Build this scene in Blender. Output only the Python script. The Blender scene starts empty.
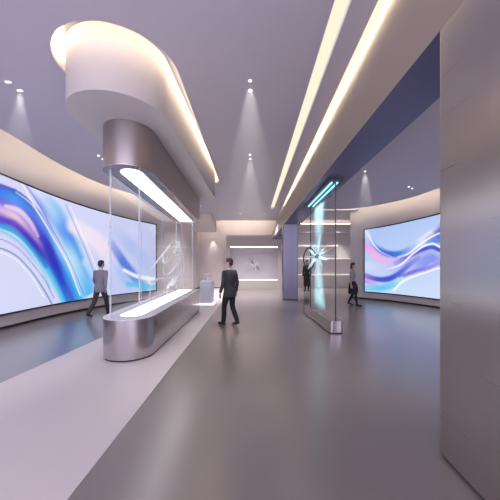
import bpy, bmesh, math, random
import numpy as np
from mathutils import Vector, Matrix
from mathutils.geometry import tessellate_polygon
random.seed(4)
scene = bpy.context.scene
COL = scene.collection
PI = math.pi
# ------------------------------------------------------------------ helpers
def tag(o, label=None, cat=None, group=None, kind=None):
    if label: o['label'] = label
    if cat: o['category'] = cat
    if group: o['group'] = group
    if kind: o['kind'] = kind
    return o
def empty(name, loc=(0,0,0), rz=0.0, label=None, cat=None, group=None):
    o = bpy.data.objects.new(name, None); COL.objects.link(o)
    o.location = loc; o.rotation_euler = (0,0,rz); o.empty_display_size = .2
    return tag(o, label, cat, group)
def obj(name, bm, mat, parent=None, smooth=None, bevel=0, segs=2):
    if isinstance(parent,(int,float)): parent,smooth=None,parent
    me = bpy.data.meshes.new(name)
    bmesh.ops.recalc_face_normals(bm, faces=bm.faces)
    bm.to_mesh(me); bm.free()
    me.materials.append(mat)
    if smooth:
        me.shade_smooth(); me.set_sharp_from_angle(angle=math.radians(smooth))
    o = bpy.data.objects.new(name, me); COL.objects.link(o)
    if parent: o.parent = parent
    if bevel:
        m = o.modifiers.new('bevel','BEVEL'); m.width = bevel; m.segments = segs; m.limit_method='ANGLE'; m.angle_limit=math.radians(40)
    return o
def prism(bm, loop, zb, zt):
    """solid standing over a plan outline; zb / zt may depend on y (sloping ceilings)"""
    zb_ = zb if callable(zb) else (lambda y: zb); zt_ = zt if callable(zt) else (lambda y: zt)
    lo = [bm.verts.new((x,y,zb_(y))) for x,y in loop]; hi = [bm.verts.new((x,y,zt_(y))) for x,y in loop]
    n = len(loop)
    for i in range(n): bm.faces.new((lo[i],lo[(i+1)%n],hi[(i+1)%n],hi[i]))
    tri = tessellate_polygon([[Vector((x,y,0)) for x,y in loop]])
    for a,b,c in tri:
        bm.faces.new((lo[a],lo[b],lo[c])); bm.faces.new((hi[c],hi[b],hi[a]))
    return bm
def slab(bm, loops, zb, zt):
    """slab with holes: loops[0] outline, the rest holes"""
    flat=[p for L in loops for p in L]
    fb=zb if callable(zb) else (lambda y,v=zb: v); ft=zt if callable(zt) else (lambda y,v=zt: v); zb,zt=fb,ft
    lo=[bm.verts.new((x,y,zb(y))) for x,y in flat]; hi=[bm.verts.new((x,y,zt(y))) for x,y in flat]
    for t in tessellate_polygon([[Vector((x,y,0)) for x,y in L] for L in loops]):
        a,b,c=t
        if len({a,b,c})<3: continue
        try: bm.faces.new((lo[a],lo[b],lo[c])); bm.faces.new((hi[c],hi[b],hi[a]))
        except ValueError: pass
    k=0
    for L in loops:
        n=len(L)
        for i in range(n):
            a,b=k+i,k+(i+1)%n
            try: bm.faces.new((lo[a],lo[b],hi[b],hi[a]))
            except ValueError: pass
        k+=n
    return bm
def box(bm, x0,x1,y0,y1,z0,z1):
    return prism(bm, [(x0,y0),(x1,y0),(x1,y1),(x0,y1)], z0, z1)
def new(): return bmesh.new()
def stadium(cx, r, yf, yb, rb=.15, shear=0.0, n=28):
    """outline with a half-round front (towards -y) and a back with corner radius rb"""
    P=[]; yc=yf+r
    for i in range(n+1):
        a=PI+PI*i/n; P.append((cx+r*math.cos(a), yc+r*math.sin(a)))
    for i in range(9):
        a=i/8*PI/2; P.append((cx+r-rb+rb*math.cos(a), yb-rb+rb*math.sin(a)))
    for i in range(9):
        a=PI/2+i/8*PI/2; P.append((cx-r+rb+rb*math.cos(a), yb-rb+rb*math.sin(a)))
    return [(x+shear*(y-yc),y) for x,y in P]
def rrect(x0,x1,y0,y1,r,n=6):
    P=[]
    for cx,cy,a0 in ((x1-r,y0+r,-PI/2),(x1-r,y1-r,0),(x0+r,y1-r,PI/2),(x0+r,y0+r,PI)):
        for i in range(n+1):
            a=a0+PI/2*i/n; P.append((cx+r*math.cos(a),cy+r*math.sin(a)))
    return P
def tube(bm, pts, rad, n=10, closed=False, cap=True):
    pts=[Vector(p) for p in pts]; m=len(pts)
    R=rad if isinstance(rad,(list,tuple)) else [rad]*m
    rings=[]; up=None
    for i,p in enumerate(pts):
        a=pts[(i-1)%m] if closed else pts[max(0,i-1)]; b=pts[(i+1)%m] if closed else pts[min(m-1,i+1)]
        t=(b-a).normalized()
        if up is None:
            up=t.orthogonal().normalized()
        up=(up-t*up.dot(t)).normalized(); sd=t.cross(up)
        rings.append([bm.verts.new(p+(up*math.cos(2*PI*k/n)+sd*math.sin(2*PI*k/n))*R[i]) for k in range(n)])
    rng=range(m) if closed else range(m-1)
    for i in rng:
        A,B=rings[i],rings[(i+1)%m]
        for k in range(n): bm.faces.new((A[k],A[(k+1)%n],B[(k+1)%n],B[k]))
    if not closed and cap:
        bm.faces.new(rings[0][::-1]); bm.faces.new(rings[-1])
    return bm
def ribbon3(bm, pts, ws, th=.004):
    """flat glass band along a 3d curve: elliptical section"""
    pts=[Vector(p) for p in pts]; m=len(pts); rings=[]
    for i,p in enumerate(pts):
        t=(pts[min(m-1,i+1)]-pts[max(0,i-1)]).normalized()
        a=i/m*PI*1.6; s=t.orthogonal().normalized(); q=t.cross(s)
        u=s*math.cos(a)+q*math.sin(a); v=t.cross(u)
        rings.append([bm.verts.new(p+u*math.cos(2*PI*k/8)*ws[i]+v*math.sin(2*PI*k/8)*th) for k in range(8)])
    for A,B in zip(rings,rings[1:]):
        for k in range(8): bm.faces.new((A[k],A[(k+1)%8],B[(k+1)%8],B[k]))
    bm.faces.new(rings[0][::-1]); bm.faces.new(rings[-1]); return bm
def ellipsoid(bm, c, r, seg=16, rings=10, rot=None):
    M=Matrix.Translation(c)@(rot or Matrix.Identity(4))@Matrix.Diagonal((r[0],r[1],r[2],1))
    bmesh.ops.create_uvsphere(bm,u_segments=seg,v_segments=rings,radius=1,matrix=M); return bm
def cyl(bm, c, r, z0, z1, n=24, r2=None):
    bmesh.ops.create_cone(bm,cap_ends=True,segments=n,radius1=r,radius2=r if r2 is None else r2,depth=z1-z0,
        matrix=Matrix.Translation((c[0],c[1],(z0+z1)/2))); return bm
# ------------------------------------------------------------------ materials
def nt(name):
    m=bpy.data.materials.new(name); m.use_nodes=True; t=m.node_tree; t.nodes.clear()
    return m,t,t.nodes.new('ShaderNodeOutputMaterial')
def rgb(h): 
    c=[int(h[i:i+2],16)/255 for i in (0,2,4)]
    return tuple(x/12.92 if x<=.04045 else ((x+.055)/1.055)**2.4 for x in c)
def paint(name, col, rough=.6, vary=.04, scale=3.0, metal=0.0, bump=0.0, bscale=60, spec=.5):
    m,t,out=nt(name); b=t.nodes.new('ShaderNodeBsdfPrincipled'); L=t.links.new
    tc=t.nodes.new('ShaderNodeTexCoord'); no=t.nodes.new('ShaderNodeTexNoise'); no.inputs['Scale'].default_value=scale; no.inputs['Detail'].default_value=4
    mx=t.nodes.new('ShaderNodeMix'); mx.data_type='RGBA'
    mx.inputs[6].default_value=(*[c*(1-vary) for c in col],1); mx.inputs[7].default_value=(*[min(1,c*(1+vary)) for c in col],1)
    L(tc.outputs['Object'],no.inputs['Vector']); L(no.outputs['Fac'],mx.inputs[0]); L(mx.outputs[2],b.inputs['Base Color'])
    b.inputs['Roughness'].default_value=rough; b.inputs['Metallic'].default_value=metal; b.inputs['Specular IOR Level'].default_value=spec
    if bump:
        n2=t.nodes.new('ShaderNodeTexNoise'); n2.inputs['Scale'].default_value=bscale; bp=t.nodes.new('ShaderNodeBump')
        bp.inputs['Strength'].default_value=bump; bp.inputs['Distance'].default_value=.01
        L(tc.outputs['Object'],n2.inputs['Vector']); L(n2.outputs['Fac'],bp.inputs['Height']); L(bp.outputs['Normal'],b.inputs['Normal'])
    L(b.outputs[0],out.inputs[0]); return m
def brushed(name, col, rough=.3, scale=(1,1,160), bump=.15, aniso=.5, var=.035):
    m,t,out=nt(name); b=t.nodes.new('ShaderNodeBsdfPrincipled'); L=t.links.new
    tc=t.nodes.new('ShaderNodeTexCoord'); mp=t.nodes.new('ShaderNodeMapping'); mp.inputs['Scale'].default_value=scale
    no=t.nodes.new('ShaderNodeTexNoise'); no.inputs['Scale'].default_value=1.0; no.inputs['Detail'].default_value=5
    L(tc.outputs['Object'],mp.inputs['Vector']); L(mp.outputs[0],no.inputs['Vector'])
    mr=t.nodes.new('ShaderNodeMapRange'); mr.inputs['From Min'].default_value=.3; mr.inputs['From Max'].default_value=.7
    mr.inputs['To Min'].default_value=rough*(1-1.6*var); mr.inputs['To Max'].default_value=rough*(1+1.8*var)
    mx=t.nodes.new('ShaderNodeMix'); mx.data_type='RGBA'; mx.inputs[6].default_value=(*[c*(1-var) for c in col],1); mx.inputs[7].default_value=(*[min(1,c*(1+var)) for c in col],1)
    bp=t.nodes.new('ShaderNodeBump'); bp.inputs['Strength'].default_value=bump; bp.inputs['Distance'].default_value=.004
    L(no.outputs['Fac'],mr.inputs['Value']); L(mr.outputs[0],b.inputs['Roughness']); L(no.outputs['Fac'],mx.inputs[0]); L(mx.outputs[2],b.inputs['Base Color'])
    if bump: L(no.outputs['Fac'],bp.inputs['Height']); L(bp.outputs[0],b.inputs['Normal'])
    tg=t.nodes.new('ShaderNodeTangent'); tg.direction_type='RADIAL'; tg.axis='Z'; L(tg.outputs[0],b.inputs['Tangent'])
    b.inputs['Anisotropic'].default_value=aniso; b.inputs['Metallic'].default_value=1.0
    L(b.outputs[0],out.inputs[0]); return m
def glow(name, col, s):
    m,t,out=nt(name); e=t.nodes.new('ShaderNodeEmission'); L=t.links.new
    tc=t.nodes.new('ShaderNodeTexCoord'); no=t.nodes.new('ShaderNodeTexNoise'); no.inputs['Scale'].default_value=4
    mx=t.nodes.new('ShaderNodeMix'); mx.data_type='RGBA'; mx.inputs[6].default_value=(*[c*.97 for c in col],1); mx.inputs[7].default_value=(*col,1)
    L(tc.outputs['Object'],no.inputs['Vector']); L(no.outputs['Fac'],mx.inputs[0]); L(mx.outputs[2],e.inputs['Color'])
    e.inputs['Strength'].default_value=s; L(e.outputs[0],out.inputs[0]); return m
def glass(name, tint=(1,1,1), refl=1.0, body=0.0, bodycol=(1,1,1)):
    """thin architectural glass: clear with a fresnel reflection and, if asked, a slight milky body"""
    m,t,out=nt(name); L=t.links.new
    tr=t.nodes.new('ShaderNodeBsdfTransparent'); tr.inputs['Color'].default_value=(*tint,1)
    gl=t.nodes.new('ShaderNodeBsdfGlossy'); gl.inputs['Roughness'].default_value=.02
    lw=t.nodes.new('ShaderNodeLayerWeight'); lw.inputs['Blend'].default_value=.5
    pw=t.nodes.new('ShaderNodeMath'); pw.operation='POWER'; pw.inputs[1].default_value=4.0
    fr=t.nodes.new('ShaderNodeMath'); fr.operation='MULTIPLY_ADD'; fr.inputs[1].default_value=.55; fr.inputs[2].default_value=.025
    L(lw.outputs['Facing'],pw.inputs[0]); L(pw.outputs[0],fr.inputs[0])
    no=t.nodes.new('ShaderNodeTexNoise'); no.inputs['Scale'].default_value=2; mu=t.nodes.new('ShaderNodeMath'); mu.operation='MULTIPLY'; mu.inputs[1].default_value=refl
    mr=t.nodes.new('ShaderNodeMapRange'); mr.inputs['To Min'].default_value=.95; mr.inputs['To Max'].default_value=1.0
    m2=t.nodes.new('ShaderNodeMath'); m2.operation='MULTIPLY'
    L(fr.outputs[0],mu.inputs[0]); L(no.outputs['Fac'],mr.inputs['Value']); L(mu.outputs[0],m2.inputs[0]); L(mr.outputs[0],m2.inputs[1])
    mx=t.nodes.new('ShaderNodeMixShader'); L(m2.outputs[0],mx.inputs[0]); L(tr.outputs[0],mx.inputs[1]); L(gl.outputs[0],mx.inputs[2])
    if body:
        d=t.nodes.new('ShaderNodeBsdfTranslucent'); d.inputs[0].default_value=(*bodycol,1)
        d2=t.nodes.new('ShaderNodeBsdfDiffuse'); d2.inputs[0].default_value=(*bodycol,1); ad=t.nodes.new('ShaderNodeMixShader')
        L(d.outputs[0],ad.inputs[1]); L(d2.outputs[0],ad.inputs[2])
        m3=t.nodes.new('ShaderNodeMixShader'); m3.inputs[0].default_value=body; L(mx.outputs[0],m3.inputs[1]); L(ad.outputs[0],m3.inputs[2]); L(m3.outputs[0],out.inputs[0])
    else: L(mx.outputs[0],out.inputs[0])
    return m
def haze(name, col, dens):
    m,t,out=nt(name); v=t.nodes.new('ShaderNodeVolumeScatter'); v.inputs['Color'].default_value=(*col,1); v.inputs['Anisotropy'].default_value=0.0
    v.inputs['Density'].default_value=dens
    t.links.new(v.outputs[0],out.inputs['Volume']); return m
# ---- plan curves
H=1.88
LEFT_WALL=[(-7.15,-1.2),(-7.08,0),(-6.95,3),(-6.85,5),(-6.6,7.4),(-6.3,9.3),(-5.8,10.7),(-5.1,11.9),(-4.5,12.65),(-3.95,13.6),(-3.6,15),(-3.5,17)]
RIGHT_WALL=[(4.15,13.05),(4.63,12.75),(5.4,12.1),(6.05,11.24),(6.6,10.3),(7.0,9),(7.2,7),(7.3,3),(7.3,-1.2)]
def crom(P,n=12):
    out=[]
    Q=[tuple(2*a-b for a,b in zip(P[0],P[1]))]+list(P)+[tuple(2*a-b for a,b in zip(P[-1],P[-2]))]
    for i in range(1,len(Q)-2):
        p0,p1,p2,p3=Q[i-1:i+3]
        # centripetal-ish via non uniform tangents
        d1=math.dist(p0[:3],p1[:3])+1e-9; d2=math.dist(p1[:3],p2[:3])+1e-9; d3=math.dist(p2[:3],p3[:3])+1e-9
        m1=[((b-a)/d1-(c-a)/(d1+d2)+(c-b)/d2)*d2 for a,b,c in zip(p0,p1,p2)]
        m2=[((c-b)/d2-(d-b)/(d2+d3)+(d-c)/d3)*d2 for b,c,d in zip(p1,p2,p3)]
        for k in range(n):
            t=k/n; t2=t*t; t3=t2*t
            out.append(tuple((2*t3-3*t2+1)*b+(t3-2*t2+t)*mm1+(-2*t3+3*t2)*c+(t3-t2)*mm2 for b,c,mm1,mm2 in zip(p1,p2,m1,m2)))
    out.append(tuple(P[-1])); return out
def offset(L,d):
    out=[]
    for i,p in enumerate(L):
        a=L[max(0,i-1)]; b=L[min(len(L)-1,i+1)]
        tx,ty=b[0]-a[0],b[1]-a[1]; l=math.hypot(tx,ty)
        out.append((p[0]+ty/l*d,p[1]-tx/l*d))
    return out
def cut(L,y0,y1):
    return [p for p in L if y0-1e-6<=p[1]<=y1+1e-6]
def arc(L):
    s=[0]
    for a,b in zip(L,L[1:]): s.append(s[-1]+math.dist(a,b))
    return s
LS=cut(offset(crom(LEFT_WALL),.07),2.6,12.64)
RS=cut(offset(crom(RIGHT_WALL),.07),8.0,12.68)
LEFT_ART = [
  ([(1.62,1.8400000000000003,0.076),(3.42,2.49,0.076),(4.62,2.74,0.076),(4.93,2.78,0.106),(5.27,2.54,0.11),(5.65,2.11,0.115),(5.98,1.58,0.09)], '6a40c4 6a40c4 6a40c4 5a3cc0 4430b4 3a2cae 3a40c4', 0.55),
  ([(5.65,2.57,0.087),(5.98,2.24,0.15),(6.25,1.69,0.155),(6.53,1.05,0.127),(6.74,0.45,0.098)], '4a40c8 3434b8 2c34b4 2a48c8 3a70dc', 0.75),
  ([(4.77,3.17,0.065),(5.1,3.12,0.095),(5.46,2.84,0.085),(5.71,2.46,0.058)], 'f4dcee fbeef2 f6dfee d8b8ee', 0.7),
  ([(1.62,1.6600000000000001,0.03),(3.42,2.31,0.03),(4.62,2.56,0.03),(4.96,2.44,0.037),(5.4,2.08,0.039),(5.81,1.53,0.041),(6.11,0.91,0.037)], 'a8e4fa a8e4fa a8e4fa d8f6fe b0ecfc 90dcf8 70c8f0', 0.8),
  ([(5.04,3.59,0.027),(5.46,3.38,0.034),(5.88,2.95,0.036),(6.29,2.31,0.031)], 'c8e4fc e8f4fe d0e8fc a0c8f8', 0.6),
  ([(1.62,1.1800000000000002,0.023),(3.42,1.83,0.023),(4.62,2.08,0.023),(5.01,1.91,0.024),(5.46,1.49,0.025),(5.91,0.87,0.027),(6.18,0.41,0.028)], '2a5f9a 2a5f9a 2a5f9a 2a5f9a 2a6faa 2a5f9a 2a5f9a', 0.8),
  ([(1.62,1.08,0.018),(3.42,1.73,0.018),(4.62,1.98,0.018),(5.01,1.8,0.019),(5.46,1.34,0.02),(5.91,0.66,0.021)], 'ffffff ffffff ffffff ffffff ffffff ffffff', 0.8),
  ([(1.62,1.4100000000000001,0.018),(3.42,2.06,0.018),(4.62,2.31,0.018),(5.01,2.15,0.019),(5.46,1.74,0.02),(5.91,1.2,0.021),(6.25,0.58,0.022)], '1a50b0 1a50b0 1a50b0 1a50b0 1a60c0 2a60c0 2a60c0', 0.6),
  ([(6.96,2.88,0.333),(7.57,2.59,0.388),(8.05,2.25,0.405),(8.5,1.65,0.344)], 'f4ecfa f8e8f2 f6e4f2 e6e2fa', 0.8),
  ([(7.42,1.67,0.209),(7.81,1.16,0.252),(8.29,0.6,0.263)], 'c4dcfa a9ccf8 b4d8fa', 0.75),
  ([(5.21,3.88,0.022),(5.58,3.34,0.023),(6.11,2.61,0.024),(6.67,1.75,0.026),(7.19,0.55,0.027)], 'ffffff ffffff ffffff ffffff ffffff', 0.85),
  ([(5.3,3.9,0.022),(5.71,3.42,0.023),(6.25,2.62,0.025),(6.82,1.68,0.026),(7.34,0.53,0.028)], '4a60c8 4a68d0 5a80d8 4a80d8 4a90e0', 0.7),
  ([(6.67,3.53,0.026),(7.04,2.82,0.027),(7.49,1.88,0.028),(7.85,0.94,0.029)], '8fa8e8 8fa0e0 7f98e0 8fb8f0', 0.8),
  ([(6.82,3.52,0.02),(7.19,2.8,0.02),(7.65,1.84,0.021),(8.01,0.93,0.022)], 'ffffff ffffff ffffff ffffff', 0.8),
  ([(8.71,2.81,0.31),(9.22,2.32,0.322),(9.75,1.8,0.334),(10.33,1.36,0.346)], 'c4cef8 a8bef6 b4c6f6 c4d2f8', 0.6),
  ([(8.46,2.34,0.19),(8.88,1.72,0.236),(9.4,1.06,0.245),(9.84,0.54,0.21)], 'a0b4f0 4f74de 4a86e6 6fc0f0', 0.95),
  ([(8.46,1.65,0.152),(8.88,1.17,0.197),(9.22,0.67,0.202)], 'c4d4fa a4c0f6 9cc8f8', 0.7),
  ([(9.14,0.76,0.12),(9.75,0.63,0.125),(10.33,0.54,0.13)], '58c4ea 60ccee 70d0f0', 0.9),
  ([(8.96,1.33,0.079),(9.49,1.06,0.103),(9.93,0.95,0.106),(10.33,0.88,0.108)], 'ffffff ffffff ffffff f4faff', 0.9),
]
RIGHT_ART = [
  ([(0.05,2.92,0.174),(0.3,2.44,0.172),(0.59,2.13,0.19),(1.01,1.96,0.186),(1.42,1.96,0.181),(1.86,2.15,0.156),(2.24,2.45,0.151),(2.61,2.69,0.147),(2.97,2.88,0.143),(3.97,2.73,0.143),(5.37,2.1799999999999997,0.143)], 'd8e2fb 9db8f4 4a78e0 2f62d4 3f7ce0 9ab8f2 e0e4fb ece6fa dfe0f8 dfe0f8 dfe0f8', 0.95),
  ([(0.05,2.32,0.196),(0.39,1.97,0.214),(0.8,1.71,0.209),(1.29,1.64,0.203),(1.78,1.8,0.157)], 'e9a8ee f4b4ee e6b8f2 d8bcf4 c8c0f4', 0.9),
  ([(0.05,1.44,0.261),(0.84,1.34,0.25),(1.46,1.44,0.241),(2.05,1.8,0.23),(2.61,1.99,0.184),(2.97,1.84,0.178),(3.97,1.6900000000000002,0.178),(5.37,1.1400000000000001,0.178)], 'd4dcfa c4ccf8 b4b8f4 b0b0f2 a8acf2 b0b8f4 b0b8f4 b0b8f4', 0.8),
  ([(1.29,1.6,0.122),(1.86,1.92,0.136),(2.32,2.14,0.132),(2.68,2.21,0.11),(2.97,2.09,0.107),(3.97,1.94,0.107),(5.37,1.39,0.107)], 'a4a0ee 4f58d6 3a48cc 3a48cc 4a58d2 4a58d2 4a58d2', 0.95),
  ([(0.05,1.01,0.152),(0.47,0.9,0.149),(0.97,0.93,0.166),(1.38,1.15,0.141),(1.78,1.49,0.137),(2.17,1.8,0.114)], '9a70de 4a48d0 2a4ccc 4a60d8 7a80e6 9a98ec', 0.95),
  ([(0.05,0.79,0.131),(0.47,0.64,0.128)], 'c890ea c4b0f0', 0.8),
  ([(2.65,2.43,0.257),(2.9,2.56,0.323),(2.97,2.67,0.321),(3.97,2.52,0.321),(5.37,1.97,0.321)], '5a8aea 2f5fd4 2448c0 2448c0 2448c0', 0.8),
  ([(1.94,1.26,0.194),(2.32,1.58,0.264),(2.68,1.77,0.22),(2.97,1.67,0.178),(3.97,1.52,0.178),(5.37,0.97,0.178)], 'b0b8f4 8494ee 7a90ee 9aaef4 9aaef4 9aaef4', 0.85),
  ([(1.46,1.04,0.1),(2.05,1.3,0.096),(2.54,1.44,0.093),(2.97,1.63,0.089),(3.97,1.48,0.089),(5.37,0.9299999999999999,0.089)], '7a70e0 8070de a080ea b098f0 b098f0 b098f0', 0.9),
  ([(0.05,0.49,0.174),(0.64,0.53,0.169),(1.13,0.69,0.164),(1.54,0.96,0.12)], '7cd8f2 58c8ee 70d0f0 c0e8f8', 0.9),
  ([(1.21,0.49,0.057),(1.54,0.84,0.056),(1.94,1.07,0.047),(2.43,1.25,0.037),(2.97,1.45,0.036),(3.97,1.3,0.036),(5.37,0.75,0.036)], 'ffffff ffffff ffffff ffffff ffffff ffffff ffffff', 0.9),
  ([(0.84,1.3,0.033),(1.46,1.52,0.04),(2.01,2.0,0.046),(2.39,2.25,0.052),(2.75,2.32,0.047),(2.97,2.2,0.043),(3.97,2.0500000000000003,0.043),(5.37,1.5000000000000002,0.043)], 'e0d8fa ffffff ffffff ffffff ffffff ffffff ffffff ffffff', 0.9),
  ([(1.38,1.84,0.04),(1.78,1.96,0.047),(2.17,2.26,0.053),(2.54,2.51,0.044),(2.97,2.7,0.036),(3.97,2.5500000000000003,0.036),(5.37,2.0,0.036)], 'd0dcfa ffffff ffffff ffffff ffffff ffffff ffffff', 0.85),
  ([(0.13,2.83,0.035),(0.39,2.35,0.034),(0.68,2.05,0.034),(1.13,1.84,0.033)], 'ffffff ffffff c4d4fa a0c0f8', 0.8),
]
LEFT_MESH = [
  ([[(1.62,2.95),(3.32,3.5),(4.62,3.7),(4.99,3.66),(5.52,3.39),(6.01,2.93),(6.43,2.29),(6.89,1.48),(7.42,0.38)],[(1.62,1.66),(3.32,2.21),(4.62,2.41),(4.99,2.23),(5.52,1.74),(6.01,1.19),(6.36,0.54),(6.53,0.19),(6.74,-0.14)]], ['5b55c8 5b55c8 5b55c8 4a58cc 4f60cc a0b0f0 c4d4fa c8e4fc 9cd4f8', '2f86ee 2f86ee 2f86ee 3a9af2 4a7ee8 5a8cec 7ab8f4 58b0f0 4cb8f0', '6a6ae0 6a6ae0 6a6ae0 8a78e6 5a50d4 3a44c8 3058d4 2f8ae6 38a0ec', 'dcbcec dcbcec dcbcec f0c8e0 b890dc 4a3cbc 2a3cc0 3a50c8 2f6ad6', '5a3fc0 5a3fc0 5a3fc0 6a48cc 4438c0 3048c8 2c6ad8 2f86e0 5a4ec4', '2aa8e0 2aa8e0 2aa8e0 38b0e8 38a8e4 48c0ee 58c8ee 50c0ec 60b0ec', 'd4dcf8 d4dcf8 d4dcf8 dcd8f8 d4d4f8 cfd8f8 d0dcfa c8dcf8 c0c8f4'], 0.97),
  ([[(5.3,3.87),(5.78,3.32),(6.25,2.62),(6.74,1.72),(7.38,0.46)],[(6.11,3.92),(6.71,3.37),(7.04,2.68),(7.42,1.95),(7.93,0.72)]], ['d4d4f8 7f98ea c0d0fa dcecfc 6cc4f4', 'e8e4fc b0d4fa 5aa0f0 a8dcf8 40b0ee', 'd4e0fb 8cc4f6 3a86ea 58a8f0 70bcf4', 'e4e6fc d8e0fb b8d4fa cfe0fc e0d8f4'], 0.92),
]
# ------------------------------------------------------------------ palette
M={}
M['ceiling']=paint('ceiling_paint',(.50,.47,.535),.55,.02)
M['wall']=paint('wall_plaster',(.60,.55,.55),.5,.03)
M['soffit']=paint('soffit_lacquer',(.335,.28,.24),.36,.03)
M['canopy']=paint('canopy_lacquer',(.54,.50,.50),.45,.02)
M['floor']=paint('floor_resin',(.195,.166,.162),.25,.06,1.2,bump=.02,bscale=9,spec=.6)
M['strip']=paint('floor_inlay',(.60,.55,.56),.42,.03,1.5)
fb=[n for n in M['floor'].node_tree.nodes if n.type=='BSDF_PRINCIPLED'][0]; fb.inputs['Coat Weight'].default_value=.8; fb.inputs['Coat Roughness'].default_value=.30; fb.inputs['Coat IOR'].default_value=1.7
M['dark']=paint('shadow_gap',(.015,.014,.018),.6,.1)
M['steel']=brushed('brushed_steel',(.54,.50,.53),.22,(2,2,200),.0,.5,.008)
M['header']=brushed('header_steel',(.44,.395,.39),.28,(2,2,200),.0,.5,.008)
M['pillar']=brushed('pillar_steel',(.54,.50,.50),.29,(.5,.5,48),.0,.6)
M['column']=brushed('column_steel',(.16,.155,.215),.28,(2,2,160),.0,.5,.012)
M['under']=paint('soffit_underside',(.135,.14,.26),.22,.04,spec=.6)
M['bezel']=paint('screen_bezel',(.02,.02,.03),.35,.1)
M['white']=paint('white_lacquer',(.72,.72,.78),.35,.02)
M['chrome']=paint('chrome',(.75,.76,.80),.12,.03,metal=1)
M['darkmetal']=paint('dark_metal',(.06,.06,.075),.3,.1,metal=.8)
M['niche']=paint('niche_panel',(.42,.39,.46),.55,.03)
M['frame']=paint('niche_frame',(.42,.38,.38),.4,.04)
M['glass']=glass('clear_glass',(.98,.985,.99),.2)
M['gedge']=glass('polished_glass_edge',(.9,.93,.95),1.5,.45,(.9,.93,1))
M['gdark']=paint('dark_glass_edge',(.03,.06,.08),.2,.1)
M['gsculpt']=glass('sculpture_glass',(.95,.96,.98),2.0,.88,(.95,.97,1))
M['crystal']=glass('crystal_rod',(.9,.95,.97),2.0,.85,(.92,.97,1))
WARM=(1.0,.84,.62); CREAM=(1.0,.85,.66)
M['led']=glow('cove_led',WARM,17.0)
M['ledring']=glow('ring_led',(1.0,.80,.53),17)
M['slot']=glow('slot_diffuser',CREAM,1.12)
M['lightbox']=glow('lightbox_white',(1,.97,.96),4.5)
M['shelfled']=glow('shelf_led',(1,.90,.76),1.6)
M['ledback']=glow('alcove_led',(1,.86,.66),7.0)
M['ledbeam']=glow('beam_cove_led',(1,.80,.54),26.0)
M['ledwall']=glow('back_cove_led',(1,.86,.66),48.0)
M['niled']=glow('niche_led',(1,.84,.64),3.0)
M['shelfglow']=glow('shelf_glow',(1,.86,.68),1.5)
M['cyan']=glow('cyan_tube',(.35,.85,1.0),1.6)
M['lamp']=glow('downlight_lens',(1,.98,.96),4.0)
M['haze']=haze('beam_haze',(1,.98,1),.09)
M['cyanhaze']=haze('hologram_haze',(.72,.95,1),1.6)
# ------------------------------------------------------------------ heights (the ceilings fall towards the back)
zc=lambda y: H+3.6-.1*y
zr=lambda y: H+3.3-.1*y
zB=lambda y: H+2.6-.1*y
XL=lambda y: 1.52-.042*(y-3.66)
XB=lambda y: 1.80-.080*(y-3.68)
XR=lambda y: 2.52-.085*(y-4.01)
plus=lambda f,k: (lambda y: f(y)+k)
def S(name,bm,m,smooth=None,**k): return tag(obj(name,bm,m,None,smooth,**k),kind='structure')
YB=17.0; Y0=-1.2
LW=crom(LEFT_WALL,10); RW=crom(RIGHT_WALL,10)
def kid(o,p): o.parent=p; return o
# floor
S('floor',box(new(),-9,9,Y0,YB+.6,-.12,0),M['floor'])
b=new(); prism(b,[(-1.47,Y0),(-1.47,YB-.02),(-2.75,YB-.02),(-3.80+.084*(Y0-4.27),Y0)],0,.004); S('floor_strip',b,M['strip'])
# walls
def wall_curve(L,th,zb,zt):
    return prism(new(), L+offset(L,-th)[::-1], zb, zt)
S('wall_left',wall_curve(LW,.2,0,plus(zc,.8)),M['wall'],35)
S('wall_right',wall_curve(RW,.2,0,plus(zr,.75)),M['wall'],35)
S('wall_back',box(new(),-3.7,6.6,YB,YB+.2,0,5.2),M['wall'])
S('baseboard_left',prism(new(),offset(LW,.02)+offset(LW,.001)[::-1],0,.055),M['dark'],35)
S('baseboard_right',prism(new(),offset(RW,.02)+offset(RW,.001)[::-1],0,.055),M['dark'],35)
S('baseboard_back',box(new(),-3.5,-1.9,YB-.02,YB-.001,0,.05),M['dark'])
S('wall_alcove',box(new(),5.6,5.75,13.3,YB-.01,0,4.2),M['wall'])
# main ceiling with the canopy recess, the long slot and the back cove cut out of it
EDGE=crom([(-6.35,-1.2),(-6.25,0),(-6.15,3),(-6.08,5),(-5.94,6.65),(-5.88,8.85),(-5.55,10.4),(-4.9,11.55),(-4.25,12.4),(-3.72,13.4),(-3.4,15),(-3.33,16.0)],8)
outline=EDGE+[(-3.33,16.9),(-2.55,16.9),(-2.5,16.55),(-2.36,16.3),(-2.1,16.2),(1.10,16.2)]
for y in (14.3,8,3,Y0): outline.append((XL(y),y))
ring=stadium(-2.32,.97,3.94,10.3,.30)
SL=lambda y: .96-.0387*(y-3.66)
slotl=[(SL(-1),-1),(SL(-1)+.25,-1),(SL(13.7)+.19,13.7),(SL(13.7),13.7)]
ceil=S('ceiling',slab(new(),[outline,ring,slotl],zc,plus(zc,.04)),M['ceiling'])
S('ceiling',box(new(),-7.7,1.9,Y0,YB+.2,plus(zc,.55),plus(zc,.62)),M['ceiling'])
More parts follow.
